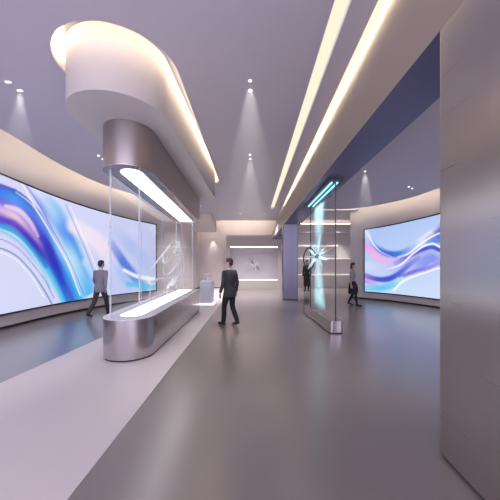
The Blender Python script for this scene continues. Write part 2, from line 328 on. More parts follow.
# back-left dropped soffit
dip=lambda y: min(zc(y)-.001, H+1.36+(16.1-min(y,16.1))*.42)
def wedge():
    b=new(); ys=[14.45,14.8,15.1,15.4,15.7,16.0,16.1,16.5]; secs=[]
    for y in ys:
        d=dip(y); q=zc(y)-d; secs.append([b.verts.new((x,y,d+q*f)) for x,f in ((-3.9,0),(-2.5,0),(-2.43,.02),(-2.38,.08),(-2.36,.18),(-2.36,.6),(-2.36,1),(-3.9,1))])
    for A,B in zip(secs,secs[1:]):
        for k in range(8): b.faces.new((A[k],A[(k+1)%8],B[(k+1)%8],B[k]))
    b.faces.new(secs[0]); b.faces.new(secs[-1][::-1]); return b
S('trim_1',wedge(),M['wall'],40)
kid(obj('light_strip',box(new(),-3.4,-2.6,16.53,16.56,H+1.40,H+1.43),M['ledback']),ceil)
# right hand ceiling and the lower one of the back alcove
REDGE=crom([(1.75,12.55),(4.1,12.5),(4.75,12.15),(5.35,11.55),(5.8,10.9),(6.13,9.9),(6.45,8.5),(6.7,6.5),(6.8,3),(6.8,-1.2)],8)
rc=REDGE+[(XR(Y0)-.02,Y0),(XR(4)-.02,4),(XR(12.5)-.02,12.5)]
S('ceiling',slab(new(),[rc],zr,plus(zr,.04)),M['ceiling'])
S('ceiling',box(new(),1.85,7.7,Y0,13.3,plus(zr,.55),plus(zr,.62)),M['ceiling'])
S('ceiling',box(new(),1.75,5.8,12.85,16.35,H+2.02,H+2.10),M['ceiling'])
S('ceiling',box(new(),1.75,5.8,16.2,YB,H+2.55,H+2.6),M['ceiling'])
S('trim_2',box(new(),1.75,5.6,16.55,YB-.001,H+1.33,H+1.82),M['wall'])
# long soffit beam
def beam():
    b=new(); secs=[]; ys=[Y0+(16.9-Y0)*i/30 for i in range(31)]
    for y in ys:
        P=[]
        xa=XL(y)+.20; xb=XB(y); za=zc(y)+.42; zb=zB(y)
        for k in range(17):
            t=k/16; bul=.20*math.sin(PI*t)
            P.append((xa+(xb-xa)*t**1.6-bul*.6, za+(zb-za)*t))
        P[-1]=(xb+.004,zb)
        P+=[(XR(y),zb),(XR(y),za)]
        secs.append([b.verts.new((x,y,z)) for x,z in P])
    n=len(secs[0])
    for A,B in zip(secs,secs[1:]):
        for k in range(n): b.faces.new((A[k],A[(k+1)%n],B[(k+1)%n],B[k]))
    b.faces.new(secs[0]); b.faces.new(secs[-1][::-1]); return b
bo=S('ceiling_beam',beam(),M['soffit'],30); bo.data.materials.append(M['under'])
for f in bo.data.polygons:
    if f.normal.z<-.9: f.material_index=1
# hidden light strips of the coves
def strip(name,pts,zf,w=.05,h=.04,mat='led'):
    L=pts; o=prism(new(),L+offset(L,w)[::-1],zf,plus(zf,h)); return obj(name,o,M[mat])
kid(strip('light_strip',offset([p for p in EDGE if p[1]>1.5],.05),plus(zc,.14)),ceil)
kid(strip('light_strip',[(-2.25,16.12),(0,16.12),(.7,16.12)],plus(zc,.26),mat='ledwall'),ceil)
kid(strip('light_strip',offset([p for p in REDGE if p[1]>3],.05),plus(zr,.14)),ceil)
kid(obj('light_strip',box(new(),2.0,5.5,16.62,16.68,H+1.84,H+1.86),M['ledback']),ceil)
kid(obj('light_strip',prism(new(),[(XL(y)-.08,y) for y in (Y0+.5,3,8,14)]+[(XL(y)-.02,y) for y in (14,8,3,Y0+.5)],plus(zc,.30),plus(zc,.35)),M['ledbeam']),ceil)
# the long slot: a lamp of its own
sl=empty('linear_light',(SL(5)+.12,5,zc(5)),label='long straight cream light slot recessed in the ceiling beside the soffit beam',cat='ceiling light')
def rel(o,p): o.parent=p; o.matrix_parent_inverse=Matrix.Translation(p.location).inverted() if p.rotation_euler.z==0 else p.matrix_basis.inverted(); return o
b=new(); 
q=[(SL(-1)+.002,-.99),(SL(-1)+.248,-.99),(SL(13.7)+.188,13.69),(SL(13.7)+.002,13.69)]
rel(obj('diffuser',prism(new(),q,plus(zc,.07),plus(zc,.09)),M['slot']),sl)
qi=[(SL(-1)+.012,-.98),(SL(-1)+.238,-.98),(SL(13.7)+.178,13.68),(SL(13.7)+.012,13.68)]
rel(obj('trim',slab(new(),[q,qi],plus(zc,.002),plus(zc,.068)),M['white']),sl)
# ------------------------------------------------------------------ canopy over the showcase
CY=4.33
cn=empty('canopy',(-2.42,7,zc(7)),label='large rounded white canopy hanging below the glowing ceiling ring above the showcase',cat='ceiling canopy')
cl=stadium(-2.42,.82,CY,9.95,.22,.035)
cb=obj('body',prism(new(),cl,plus(zc,-.68),plus(zc,.35)),M['canopy'],40,bevel=.02,segs=2); rel(cb,cn)
# recess lining and ring light
rel(obj('recess_lining',slab(new(),[stadium(-2.32,1.0,3.91,10.33,.3),ring],plus(zc,.04),plus(zc,.40)),M['white'],40),cn)
rel(obj('recess_top',prism(new(),stadium(-2.32,1.0,3.91,10.33,.3),plus(zc,.40),plus(zc,.42)),M['white']),cn)
ro=stadium(-2.33,.94,3.99,10.22,.3); ri=stadium(-2.33,.88,4.05,10.16,.28)
rel(obj('ring_light',slab(new(),[ro,ri],plus(zc,.375),plus(zc,.395)),M['ledring']),cn)
# ------------------------------------------------------------------ showcase header and showcase
hb=lambda y: H+2.13-.1*y
ht=lambda y: zc(y)-.68
hd=empty('showcase_header',(-2.445,7.5,ht(7.5)),label='brushed steel header with rounded end mounted under the white canopy',cat='showcase header')
hl=stadium(-2.445,.465,5.09,9.9,.06)
rel(obj('housing',prism(new(),hl,hb,ht),M['header'],40,bevel=.006),hd)
rel(obj('rim',slab(new(),[stadium(-2.445,.470,5.085,9.905,.06),stadium(-2.445,.36,5.20,9.80,.05)],plus(hb,-.012),hb),M['steel'],40),hd)
rel(obj('light_panel',prism(new(),stadium(-2.40,.20,5.32,9.7,.05),plus(hb,-.006),plus(hb,.0)),M['lightbox']),hd)
dc=empty('display_case',(-2.445,7.5,0),label='long rounded brushed steel showcase with clear glass sides and glowing white top',cat='display case')
rel(obj('plinth',prism(new(),stadium(-2.445,.445,5.115,9.88,.05),.004,.035),M['dark'],40),dc)
rel(obj('base',prism(new(),stadium(-2.445,.465,5.095,9.9,.06),.035,.74),M['steel'],40,bevel=.006),dc)
rel(obj('top_rim',slab(new(),[stadium(-2.445,.468,5.092,9.903,.06),stadium(-2.43,.215,5.405,9.71,.05)],.74,.752),M['white'],40),dc)
rel(obj('light_panel',prism(new(),stadium(-2.43,.213,5.408,9.708,.05),.738,.747),M['lightbox']),dc)
GX0,GX1,GY0,GY1=-2.72,-2.16,5.30,9.62
for (x0,x1,y0,y1) in ((GX0+.03,GX1-.03,GY0,GY0+.012),(GX0+.03,GX1-.03,GY1-.012,GY1),(GX0,GX0+.012,GY0+.03,GY1-.03),(GX1-.012,GX1,GY0+.03,GY1-.03)):
    rel(obj('glass_pane',box(new(),x0,x1,y0,y1,.753,plus(hb,-.013)),M['glass']),dc)
for (x,y) in ((GX0+.015,GY0+.015),(GX1-.015,GY0+.015),(GX0+.015,GY1-.015),(GX1-.015,GY1-.015)):
    b=new(); prism(b,[(x+.015*math.cos(a*PI/6),y+.015*math.sin(a*PI/6)) for a in range(12)],.753,plus(hb,-.013)); rel(obj('glass_edge',b,M['gedge'],40),dc)
for y in (6.75,8.2):
    for x0 in (GX0-.004,GX1-.002):
        rel(obj('glass_joint',box(new(),x0,x0+.006,y,y+.012,.753,plus(hb,-.013)),M['gedge']),dc)
# glass ribbon sculpture
sc=empty('glass_sculpture',(-2.44,7.9,.755),label='swirling clear glass ribbon sculpture inside the steel showcase',cat='sculpture')
def gp(px,py,x): # local design grid: length along the case, height
    return (x,px,py)
loopA=crom([(-2.44,6.35,1.45),(-2.36,6.7,1.72),(-2.30,7.3,2.05),(-2.44,8.2,2.28),(-2.58,9.0,2.36),(-2.5,9.3,2.18),(-2.36,9.2,1.72),(-2.3,8.9,1.35),(-2.42,8.3,1.28),(-2.54,7.4,1.30),(-2.5,6.7,1.25),(-2.44,6.35,1.45)],14)
loopB=crom([(-2.3,7.0,1.9),(-2.44,7.5,1.72),(-2.58,8.2,1.7),(-2.56,8.7,1.95),(-2.44,8.9,2.2),(-2.32,8.2,2.2),(-2.28,7.6,2.02),(-2.38,7.3,1.62),(-2.5,7.8,1.38),(-2.5,8.6,1.5),(-2.34,9.1,1.95)],12)
loopC=crom([(-2.5,8.0,.98),(-2.42,8.1,1.2),(-2.34,8.5,1.32),(-2.36,9.0,1.5),(-2.42,8.7,1.25),(-2.46,8.2,1.05)],12)
for nm,Lp,w in (('ribbon',loopA,.035),('ribbon',loopB,.03),('ribbon',loopC,.06)):
    n=len(Lp); rel(obj(nm,ribbon3(new(),Lp,[1.0*w*(.55+.45*math.sin(i/n*PI*5)) for i in range(n)],.007),M['gsculpt'],60),sc)
rel(obj('tip',ribbon3(new(),crom([(-2.5,9.0,2.35),(-2.44,8.9,2.1),(-2.4,8.6,1.98),(-2.36,8.3,1.95)],10),[.06+.04*math.sin(i/31*PI) for i in range(31)],.012),M['gsculpt'],60),sc)
for (x,y,z) in ((-2.5,8.0,.98),(-2.36,9.2,1.72),(-2.5,6.72,1.25)):
    rel(obj('stand_rod',tube(new(),[(x,y,.748),(x,y,z)],.007,8),M['gedge'],60),sc)
# ------------------------------------------------------------------ pillar, column
pl=empty('metal_pillar',(2.2,2.0,0),label='huge brushed metal pillar with rounded edge at the right of the picture',cat='pillar')
rel(obj('plinth',prism(new(),rrect(1.75,2.9,0.8,2.76,.05),0,.03),M['dark'],40),pl)
rel(obj('cladding',prism(new(),rrect(1.72,2.93,.77,2.79,.07,10),.03,H+2.13),M['pillar'],40,bevel=.02,segs=3),pl)
rel(obj('neck',prism(new(),rrect(2.02,2.6,1.0,2.5,.04),H+2.13,plus(zB,-.002)),M['dark'],40),pl)
co=empty('column',(1.39,12.7,0),label='square metal column standing under the far end of the soffit beam',cat='column')
rel(obj('shaft',prism(new(),rrect(1.07,1.71,12.4,13.05,.03),.03,plus(zB,-.003)),M['column'],40),co)
rel(obj('plinth',prism(new(),rrect(1.09,1.69,12.42,13.03,.03),0,.03),M['dark'],40),co)
# ------------------------------------------------------------------ video walls
def blur(A,n):
    for _ in range(n):
        A=np.pad(A,((1,1),(1,1),(0,0)),mode='edge'); A=(A[:-2,1:-1]+A[2:,1:-1]+A[1:-1,:-2]+A[1:-1,2:]+2*A[1:-1,1:-1])/6
    return A
def fold(C,Sg,Zg,rows,cols,al):
    """a soft fold of colour spread between two guide lines"""
    nu,nv=Sg.shape; A=np.array(crom(rows[0],60)); B=np.array(crom(rows[1],60))
    K=np.array([[rgb(c) for c in r.split()] for r in cols]); nr,nc=K.shape[:2]
    u=np.linspace(0,1,len(A)); v=np.linspace(0,1,420); sm=lambda t:t*t*(3-2*t)
    ui=np.clip((u*(nc-1)).astype(int),0,nc-2); uf=sm(u*(nc-1)-ui)[:,None]
    R=[K[r][ui]*(1-uf)+K[r][ui+1]*uf for r in range(nr)]
    acc=np.zeros((nu,nv,3)); cnt=np.zeros((nu,nv)); s1=Sg[-1,0]
    for t in v:
        P=A*(1-t)+B*t; k=min(int(t*(nr-1)),nr-2); f=sm(t*(nr-1)-k); col=R[k]*(1-f)+R[k+1]*f
        i=np.round(P[:,0]/s1*(nu-1)).astype(int); ok=(i>=0)&(i<nu); i=i[ok]; z=P[ok,1]
        j=np.round((z-Zg[i,0])/(Zg[i,-1]-Zg[i,0])*(nv-1)).astype(int); q=(j>=0)&(j<nv)
        np.add.at(acc,(i[q],j[q]),col[ok][q]); np.add.at(cnt,(i[q],j[q]),1)
    m=(cnt>0)[:,:,None].astype(float); a3=np.where(cnt[:,:,None]>0,acc/np.maximum(cnt,1)[:,:,None],0)
    w=blur(m,2); a3=blur(a3,2)/np.maximum(w,1e-6); w=np.clip(w*1.6-.3,0,1)*al
    return C*(1-w)+a3*w
def screen_colors(Sg,Zg,art,bg,folds=()):
    P=np.stack([Sg.ravel(),Zg.ravel()],1); C=bg(P)
    for rows,cols,al in folds: C=fold(C.reshape(*Sg.shape,3),Sg,Zg,rows,cols,al).reshape(-1,3)
    for pts,cols,al in art:
        L=np.array(crom(pts,10)); cs=np.array([rgb(c) for c in cols.split()])
        u=np.linspace(0,len(cs)-1,len(L)); LC=np.stack([np.interp(u,range(len(cs)),cs[:,k]) for k in range(3)],1)
        bd=np.full(len(P),1e9); bi=np.zeros(len(P),int); sg=np.zeros(len(P))
        for i in range(len(L)-1):
            a=L[i,:2]; d=L[i+1,:2]-a; l2=(d**2).sum()+1e-9
            t=np.clip(((P-a)@d)/l2,0,1); q=P-a-t[:,None]*d; r=np.hypot(q[:,0],q[:,1])
            k=r<bd; bd[k]=r[k]; bi[k]=i; sg[k]=np.sign(d[0]*q[k,1]-d[1]*q[k,0])
        w=np.maximum(L[bi,2],.012); x=bd/w
        soft=np.clip(1.2-x,0,1); a=np.minimum(1,1.15*soft*soft*(3-2*soft))*al
        C=C*(1-a[:,None])+LC[bi]*a[:,None]
    return C
def video_wall(L,zb,zt,art,bg,nu,nv,label,strength,name_loc,folds=()):
    s=arc(L); T=s[-1]; root=empty('video_wall',name_loc,label=label,cat='screen')
    xs=np.interp(np.linspace(0,T,nu),s,[p[0] for p in L]); ys=np.interp(np.linspace(0,T,nu),s,[p[1] for p in L])
    sv=np.linspace(0,T,nu); V=[];Sg=np.zeros((nu,nv));Zg=np.zeros((nu,nv))
    for i in range(nu):
        z0,z1=zb(ys[i]),zt(ys[i])
        for j in range(nv):
            z=z0+(z1-z0)*j/(nv-1); V.append((xs[i],ys[i],z)); Sg[i,j]=sv[i]; Zg[i,j]=z
    F=[(i*nv+j,(i+1)*nv+j,(i+1)*nv+j+1,i*nv+j+1) for i in range(nu-1) for j in range(nv-1)]
    me=bpy.data.meshes.new('display'); me.from_pydata(V,[],F)
    C=screen_colors(Sg,Zg,art,bg,folds); at=me.color_attributes.new('picture','FLOAT_COLOR','POINT')
    at.data.foreach_set('color',np.concatenate([C,np.ones((len(C),1))],1).astype('f4').ravel())
    m,t,out=nt('screen_picture'); e=t.nodes.new('ShaderNodeEmission'); a=t.nodes.new('ShaderNodeVertexColor'); a.layer_name='picture'
    t.links.new(a.outputs[0],e.inputs[0]); e.inputs[1].default_value=strength; t.links.new(e.outputs[0],out.inputs[0]); me.materials.append(m)
    o=bpy.data.objects.new('display',me); COL.objects.link(o); rel(o,root)
    # frame: closed band round the picture, standing from the wall to a little before the picture
    b=new(); 
    Lc=list(zip(xs[::6],ys[::6])); 
    if Lc[-1]!=(xs[-1],ys[-1]): Lc.append((xs[-1],ys[-1]))
    ins=offset(Lc,.012); outs=offset(Lc,-.066); w=.045
    rings=[]
    for p,q in zip(ins,outs):
        y=p[1]; rings.append([b.verts.new((q[0],q[1],zb(y)-w)),b.verts.new((p[0],p[1],zb(y)-w)),b.verts.new((p[0],p[1],zb(y))),b.verts.new((q[0],q[1],zb(y)))])
    def strip4(R):
        for A,B in zip(R,R[1:]):
            for k in range(4): b.faces.new((A[k],A[(k+1)%4],B[(k+1)%4],B[k]))
        b.faces.new(R[0]); b.faces.new(R[-1][::-1])
    strip4(rings)
    rings=[]
    for p,q in zip(ins,outs):
        y=p[1]; rings.append([b.verts.new((q[0],q[1],zt(y))),b.verts.new((p[0],p[1],zt(y))),b.verts.new((p[0],p[1],zt(y)+w)),b.verts.new((q[0],q[1],zt(y)+w))])
    strip4(rings)
    for e_,o_,i0,i1 in ((ins,outs,0,1),(ins,outs,-1,-2)):
        p,q=Vector(e_[i0]),Vector(o_[i0]); d=(Vector(e_[i0])-Vector(e_[i1])).normalized()*w; y=p[1]
        base=[b.verts.new((*v,z)) for z in (zb(y)-w,zt(y)+w) for v in (p,p+d,q+d,q)]
        for f in ((0,1,2,3),(7,6,5,4),(0,4,5,1),(1,5,6,2),(2,6,7,3),(3,7,4,0)): b.faces.new([base[k] for k in f])
    rel(obj('bezel',b,M['bezel'],30),root)
    return root
def bg_left(P):
    s=np.clip(P[:,0]/10.3,0,1)[:,None]; z=np.clip((P[:,1]-.4)/3.5,0,1)[:,None]
    a=np.array(rgb('e9e6fb')); b_=np.array(rgb('dcdafa')); c=np.array(rgb('c3cdf6')); d=np.array(rgb('d6d8fa'))
    lo=a*(1-s)+c*s; hi=b_*(1-s)+d*s; return lo*(1-z)+hi*z
def bg_right(P):
    s=np.clip(P[:,0]/3.2,0,1)[:,None]; z=np.clip((P[:,1]-.4)/2.9,0,1)[:,None]
    lo=np.array(rgb('c4dcfa'))*(1-s)+np.array(rgb('d2e0fb'))*s; hi=np.array(rgb('a9c2f4'))*(1-s)+np.array(rgb('b9cff7'))*s
    return lo*(1-z)+hi*z
video_wall(LS,lambda y:.40,lambda y:3.94-.137*(y-7.4),LEFT_ART,bg_left,430,120,'wide curved screen on the left wall showing blue and violet swirls',1.0,(-6.4,7.5,0.4),LEFT_MESH)
video_wall(RS,lambda y:.34,lambda y:3.02+.155*(12.62-y),RIGHT_ART,bg_right,260,120,'curved screen on the right wall showing blue and pink waves',1.0,(6.2,10.5,0.34))
# ------------------------------------------------------------------ hologram panel under the beam
hp=empty('hologram_panel',(1.9,8.1,0),label='tall glass panel with cyan light tubes standing on a low steel base',cat='display panel')
AX=lambda y: 1.90-.09*(y-7.0)
def skewed(loop): return [(x+AX(y),y) for x,y in loop]
rel(obj('plinth',prism(new(),skewed(rrect(-.15,.15,7.02,9.38,.06)),0,.025),M['dark'],40),hp)
rel(obj('base',prism(new(),skewed(rrect(-.17,.17,6.99,9.42,.08)),.025,.31),M['steel'],40,bevel=.005),hp)
hz=lambda y: zB(y)-.07
rel(obj('header',prism(new(),skewed(rrect(-.17,.17,6.99,9.42,.05)),hz,plus(zB,-.002)),M['darkmetal'],40,bevel=.005),hp)
for dx in (-.075,.065):
    rel(obj('light_tube',prism(new(),[(AX(y)+dx+k,y) for y,k in ((7.12,-.018),(7.12,.018),(9.28,.018),(9.28,-.018))],plus(hz,-.03),hz),M['cyan']),hp)
rel(obj('glass_pane',prism(new(),[(AX(y)+k,y) for y,k in ((7.09,-.006),(7.09,.006),(9.33,.006),(9.33,-.006))],.311,plus(hz,-.031)),M['glass']),hp)
for y0,y1 in ((7.07,7.09),(9.33,9.345)):
    rel(obj('glass_edge',prism(new(),[(AX(y)+k,y) for y,k in ((y0,-.012),(y0,.012),(y1,.012),(y1,-.012))],.311,plus(hz,-.031)),M['gdark']),hp)
# hourglass of lit haze
b=new(); secs=[]
for k in range(13):
    z=.33+(3.05)*k/12; t=k/12; w=.16+.62*abs(t-.52)**1.1; yc=8.45
    secs.append([b.verts.new((AX(y)+dx*(.4+.6*w),y,z)) for y,dx in ((yc-w,-.10),(yc-w,.10),(yc+w,.10),(yc+w,-.10))])
for A,B in zip(secs,secs[1:]):
    for k in range(4): b.faces.new((A[k],A[(k+1)%4],B[(k+1)%4],B[k]))
b.faces.new(secs[0]); b.faces.new(secs[-1][::-1])
hh=obj('hologram_haze',b,M['cyanhaze']); tag(hh,'shaft of cyan lit haze rising through the tall glass panel','light haze',kind='stuff')
# starburst with hoop
sb=empty('starburst_sculpture',(1.75,8.62,1.88),label='crystal starburst with a dark metal hoop fixed to the tall glass panel',cat='sculpture')
cx,cy,cz=1.755,8.60,1.87
random.seed(11)
rods=[(-.30,.24),(-.26,-.36),(-.20,-.30),(.10,.75),(.46,.26),(.62,.04),(.28,-.12),(.2,-.38),(-.05,-.62),(-.5,-.02),(-.15,.42),(.35,.42),(.02,-.9),(-.28,.55)]
for i,(dx,dz) in enumerate(rods):
    r=[.042,.044,.036,.026,.026,.016,.034,.012,.014,.012,.010,.011,.012,.010][i]
    dy=random.uniform(-.2,.2)
    rel(obj('rod',tube(new(),[(cx,cy,cz),(cx+dx*.35,cy+dy*.35,cz+dz*.35),(cx+dx,cy+dy,cz+dz)],[r*.6,r,r*.35],6),M['crystal']),sb)
b=new(); ellipsoid(b,(cx,cy,cz),(.075,.06,.075),8,6); rel(obj('hub',b,M['darkmetal']),sb)
hoop=[(cx+x,cy-.05,cz+z) for x,z in ((-.08,-.16),(-.20,-.37),(-.27,-.39),(-.36,-.28),(-.41,-.06),(-.37,.12),(-.28,.24),(-.22,.25),(-.06,.08))]
rel(obj('hoop',tube(new(),crom(hoop,5),.020,8),M['darkmetal'],60),sb)
# ------------------------------------------------------------------ back wall niche
wn=empty('wall_niche',(-.2,16.75,0),label='framed display niche with light strips in the middle of the back wall',cat='display niche')
NX0,NX1,NF=-1.80,1.02,16.5
rel(obj('frame',slab(new(),[[(NX0,0),(NX1+.32,0),(NX1+.32,3.07),(NX0,3.07)],[(NX0+.10,.50),(NX1+.22,.50),(NX1+.22,2.98),(NX0+.10,2.98)]],lambda y:0,lambda y:.03),M['frame']),wn)
fo=wn.children[-1]; fo.matrix_parent_inverse=Matrix.Identity(4); fo.matrix_basis=Matrix.Identity(4)
fo.data.transform(Matrix.Translation((.2,NF-16.75,0))@Matrix.Rotation(PI/2,4,'X'))
rel(obj('lintel',box(new(),NX0+.10,NX1+.22,NF+.03,YB-.002,2.42,2.98),M['frame']),wn)
rel(obj('back_panel',box(new(),NX0+.10,NX1+.22,YB-.05,YB-.002,.50,2.42),M['niche']),wn)
for x in (NX0+.10,NX1+.10):
    rel(obj('side_panel',box(new(),x,x+.12,NF+.03,YB-.05,.50,2.42),M['frame']),wn)
rel(obj('light_strip',box(new(),NX0+.22,NX1+.10,NF+.02,NF+.07,2.36,2.42),M['niled']),wn)
rel(obj('shelf',box(new(),NX0+.10,NX1+.22,NF-.02,YB-.05,.46,.50),M['white']),wn)
rel(obj('shelf_light',box(new(),NX0+.22,NX1+.10,NF+.06,NF+.12,.50,.53),M['niled']),wn)
rel(obj('base_cabinet',box(new(),NX0+.10,NX1+.22,NF+.04,YB-.002,.04,.46),M['frame']),wn)
st=empty('wall_starburst',(-.22,16.7,1.36),label='small spiky metal starburst on the panel of the back wall niche',cat='sculpture')
c0=Vector((-.20,16.86,1.36)); random.seed(5)
spk=[(-.30,.40,1),(.36,-.36,1),(-.52,.10,0),(.12,-.16,0),(.22,.30,0),(-.2,-.3,0),(.34,.12,0),(-.34,-.12,0),(.02,.42,0),(.10,-.42,0)]
for dx,dz,dk in spk:
    dx*=1.0; dz*=.95
    rel(obj('spike',tube(new(),[c0,c0+Vector((dx*.5,-.08,dz*.5)),c0+Vector((dx,-.14,dz))],[.018,.024 if dk else .014,.004],6),M['darkmetal' if dk else 'crystal']),st)
b=new(); ellipsoid(b,c0,(.05,.09,.05),10,8); rel(obj('hub',b,M['chrome'],60),st)
# ------------------------------------------------------------------ alcove shelves behind the panel
ws_names=['topmost of the three','middle one of the three','lowest of the three']
for i,(z,x0,x1,lab) in enumerate(((2.46,2.2,4.6,'topmost of three pale lit shelves on the alcove wall behind the glass panel'),(1.73,2.2,5.5,'middle of three pale lit shelves on the alcove wall behind the glass panel'),(.80,2.2,5.5,'lowest of three pale lit shelves on the alcove wall behind the glass panel'))):
    w=empty('wall_shelf',((x0+x1)/2,16.9,z),label=lab,cat='shelf',group='lit shelves in the back alcove')
    rel(obj('board',box(new(),x0,x1,16.72,YB-.001,z,z+.035),M['white']),w)
    rel(obj('light_strip',box(new(),x0,x1,16.715,16.74,z-.02,z),M['shelfglow']),w)
# ------------------------------------------------------------------ pedestal
pd=empty('pedestal',(-2.0,11.4,0),label='white square pedestal standing beyond the far end of the showcase',cat='pedestal')
rel(obj('foot_light',box(new(),-2.25,-1.73,11.15,11.65,.004,.03),M['lightbox']),pd)
rel(obj('body',box(new(),-2.235,-1.765,11.17,11.63,.03,.90),M['white'],bevel=.008),pd)
vt=empty('glass_cover',(-2.0,11.4,.9),label='small clear glass box on top of the white pedestal',cat='glass box')
for (x0,x1,y0,y1) in ((-2.17,-1.83,11.23,11.236),(-2.17,-1.83,11.564,11.57),(-2.17,-2.164,11.236,11.564),(-1.836,-1.83,11.236,11.564)):
    rel(obj('pane',box(new(),x0,x1,y0,y1,.901,1.17),M['glass']),vt)
rel(obj('lid',box(new(),-2.172,-1.828,11.228,11.572,1.17,1.178),M['gedge']),vt)
ex=empty('exhibit',(-2.0,11.4,.9),label='slender glass exhibit inside the small box on the white pedestal',cat='exhibit')
b=new(); tube(b,crom([(-2.0,11.4,.902),(-1.99,11.4,.96),(-1.97,11.4,1.03),(-2.01,11.4,1.10),(-1.98,11.4,1.14)],5),[.03-.02*i/20 for i in range(21)],8); rel(obj('stem',b,M['crystal'],60),ex)
b=new(); cyl(b,(-2.0,11.4),.05,.901,.915); rel(obj('foot',b,M['chrome'],40),ex)
# ------------------------------------------------------------------ downlights
def spot(name,loc,energy,ang,col,blend=.6,target=None,size=.03):
    l=bpy.data.lights.new(name,'SPOT'); l.energy=energy; l.spot_size=math.radians(ang); l.spot_blend=blend; l.color=col; l.shadow_soft_size=size
    o=bpy.data.objects.new(name,l); COL.objects.link(o); o.location=loc
    if target: o.rotation_euler=(Vector(target)-Vector(loc)).to_track_quat('-Z','Y').to_euler()
    return o
def downlight(x,y,zf,label,sq=False,e=60,ang=34,r=.028):
    z=zf(y); d=empty('downlight',(x,y,z),label=label,cat='downlight',group='ceiling downlights')
    b=new(); 
    if sq: lo=[(x-r*1.5,y-r*.7),(x+r*1.5,y-r*.7),(x+r*1.5,y+r*.7),(x-r*1.5,y+r*.7)]
    else: lo=[(x+r*math.cos(k*PI/10),y+r*math.sin(k*PI/10)) for k in range(20)]
    big=[(x+(px-x)*1.3,y+(py-y)*1.3) for px,py in lo]
    rel(obj('lens',prism(new(),lo,plus(zf,-.012),plus(zf,-.004)),M['lamp']),d)
    rel(obj('trim_ring',slab(new(),[big,lo],plus(zf,-.010),plus(zf,-.0005)),M['white'],40),d)
    if e: spot('downlight_beam',(x,y,z-.02),e,ang,(1,.95,.92),1.0,target=(x,y,0))
def cone(x,y,zf,r0,r1,h,label,mat='haze'):
    z=zf(y)-.03; b=new(); n=24; A=[];B=[]
    for k in range(n):
        c,s=math.cos(2*PI*k/n),math.sin(2*PI*k/n); A.append(b.verts.new((x+r0*c,y+r0*s,z))); B.append(b.verts.new((x+r1*c,y+r1*s,z-h)))
    for k in range(n): b.faces.new((A[k],A[(k+1)%n],B[(k+1)%n],B[k]))
    b.faces.new(A); b.faces.new(B[::-1]); o=obj('light_haze',b,M[mat]); tag(o,label,'light haze',kind='stuff'); return o
# ------------------------------------------------------------------ people
def solid(name, bm, mat, parent, vox=.010, it=4):
    """weld overlapping rounded volumes into one continuous skin"""
    me=bpy.data.meshes.new(name); bm.to_mesh(me); bm.free(); t=bpy.data.objects.new('tmp',me); COL.objects.link(t)
    r=t.modifiers.new('r','REMESH'); r.mode='VOXEL'; r.voxel_size=vox; r.use_smooth_shade=True
    s=t.modifiers.new('s','SMOOTH'); s.factor=.5; s.iterations=it
    dg=bpy.context.evaluated_depsgraph_get(); dg.update(); m2=bpy.data.meshes.new_from_object(t.evaluated_get(dg)); m2.name=name
    bpy.data.objects.remove(t); m2.materials.clear(); m2.materials.append(mat); m2.shade_smooth()
    o=bpy.data.objects.new(name,m2); COL.objects.link(o); o.parent=parent; return o
def limb(bm, pts, R, n=14):
    P=[];Q=[]
    pts=[Vector(p) for p in pts]
    L=crom([(*p,r) for p,r in zip(pts,R)],5)
    tube(bm,[p[:3] for p in L],[p[3] for p in L],n)
    for p,r in ((L[0],R[0]),(L[-1],R[-1])): ellipsoid(bm,p[:3],(r,r,r),12,8)
def levels(bm, Ls, n=22):
    L=crom([tuple(l) for l in Ls],4); rings=[]
    for z,cx,cy,rx,ry in L: rings.append([bm.verts.new((cx+rx*math.cos(2*PI*k/n),cy+ry*math.sin(2*PI*k/n),z)) for k in range(n)])
    for A,B in zip(rings,rings[1:]):
        for k in range(n): bm.faces.new((A[k],A[(k+1)%n],B[(k+1)%n],B[k]))
    bm.faces.new(rings[0][::-1]); bm.faces.new(rings[-1])
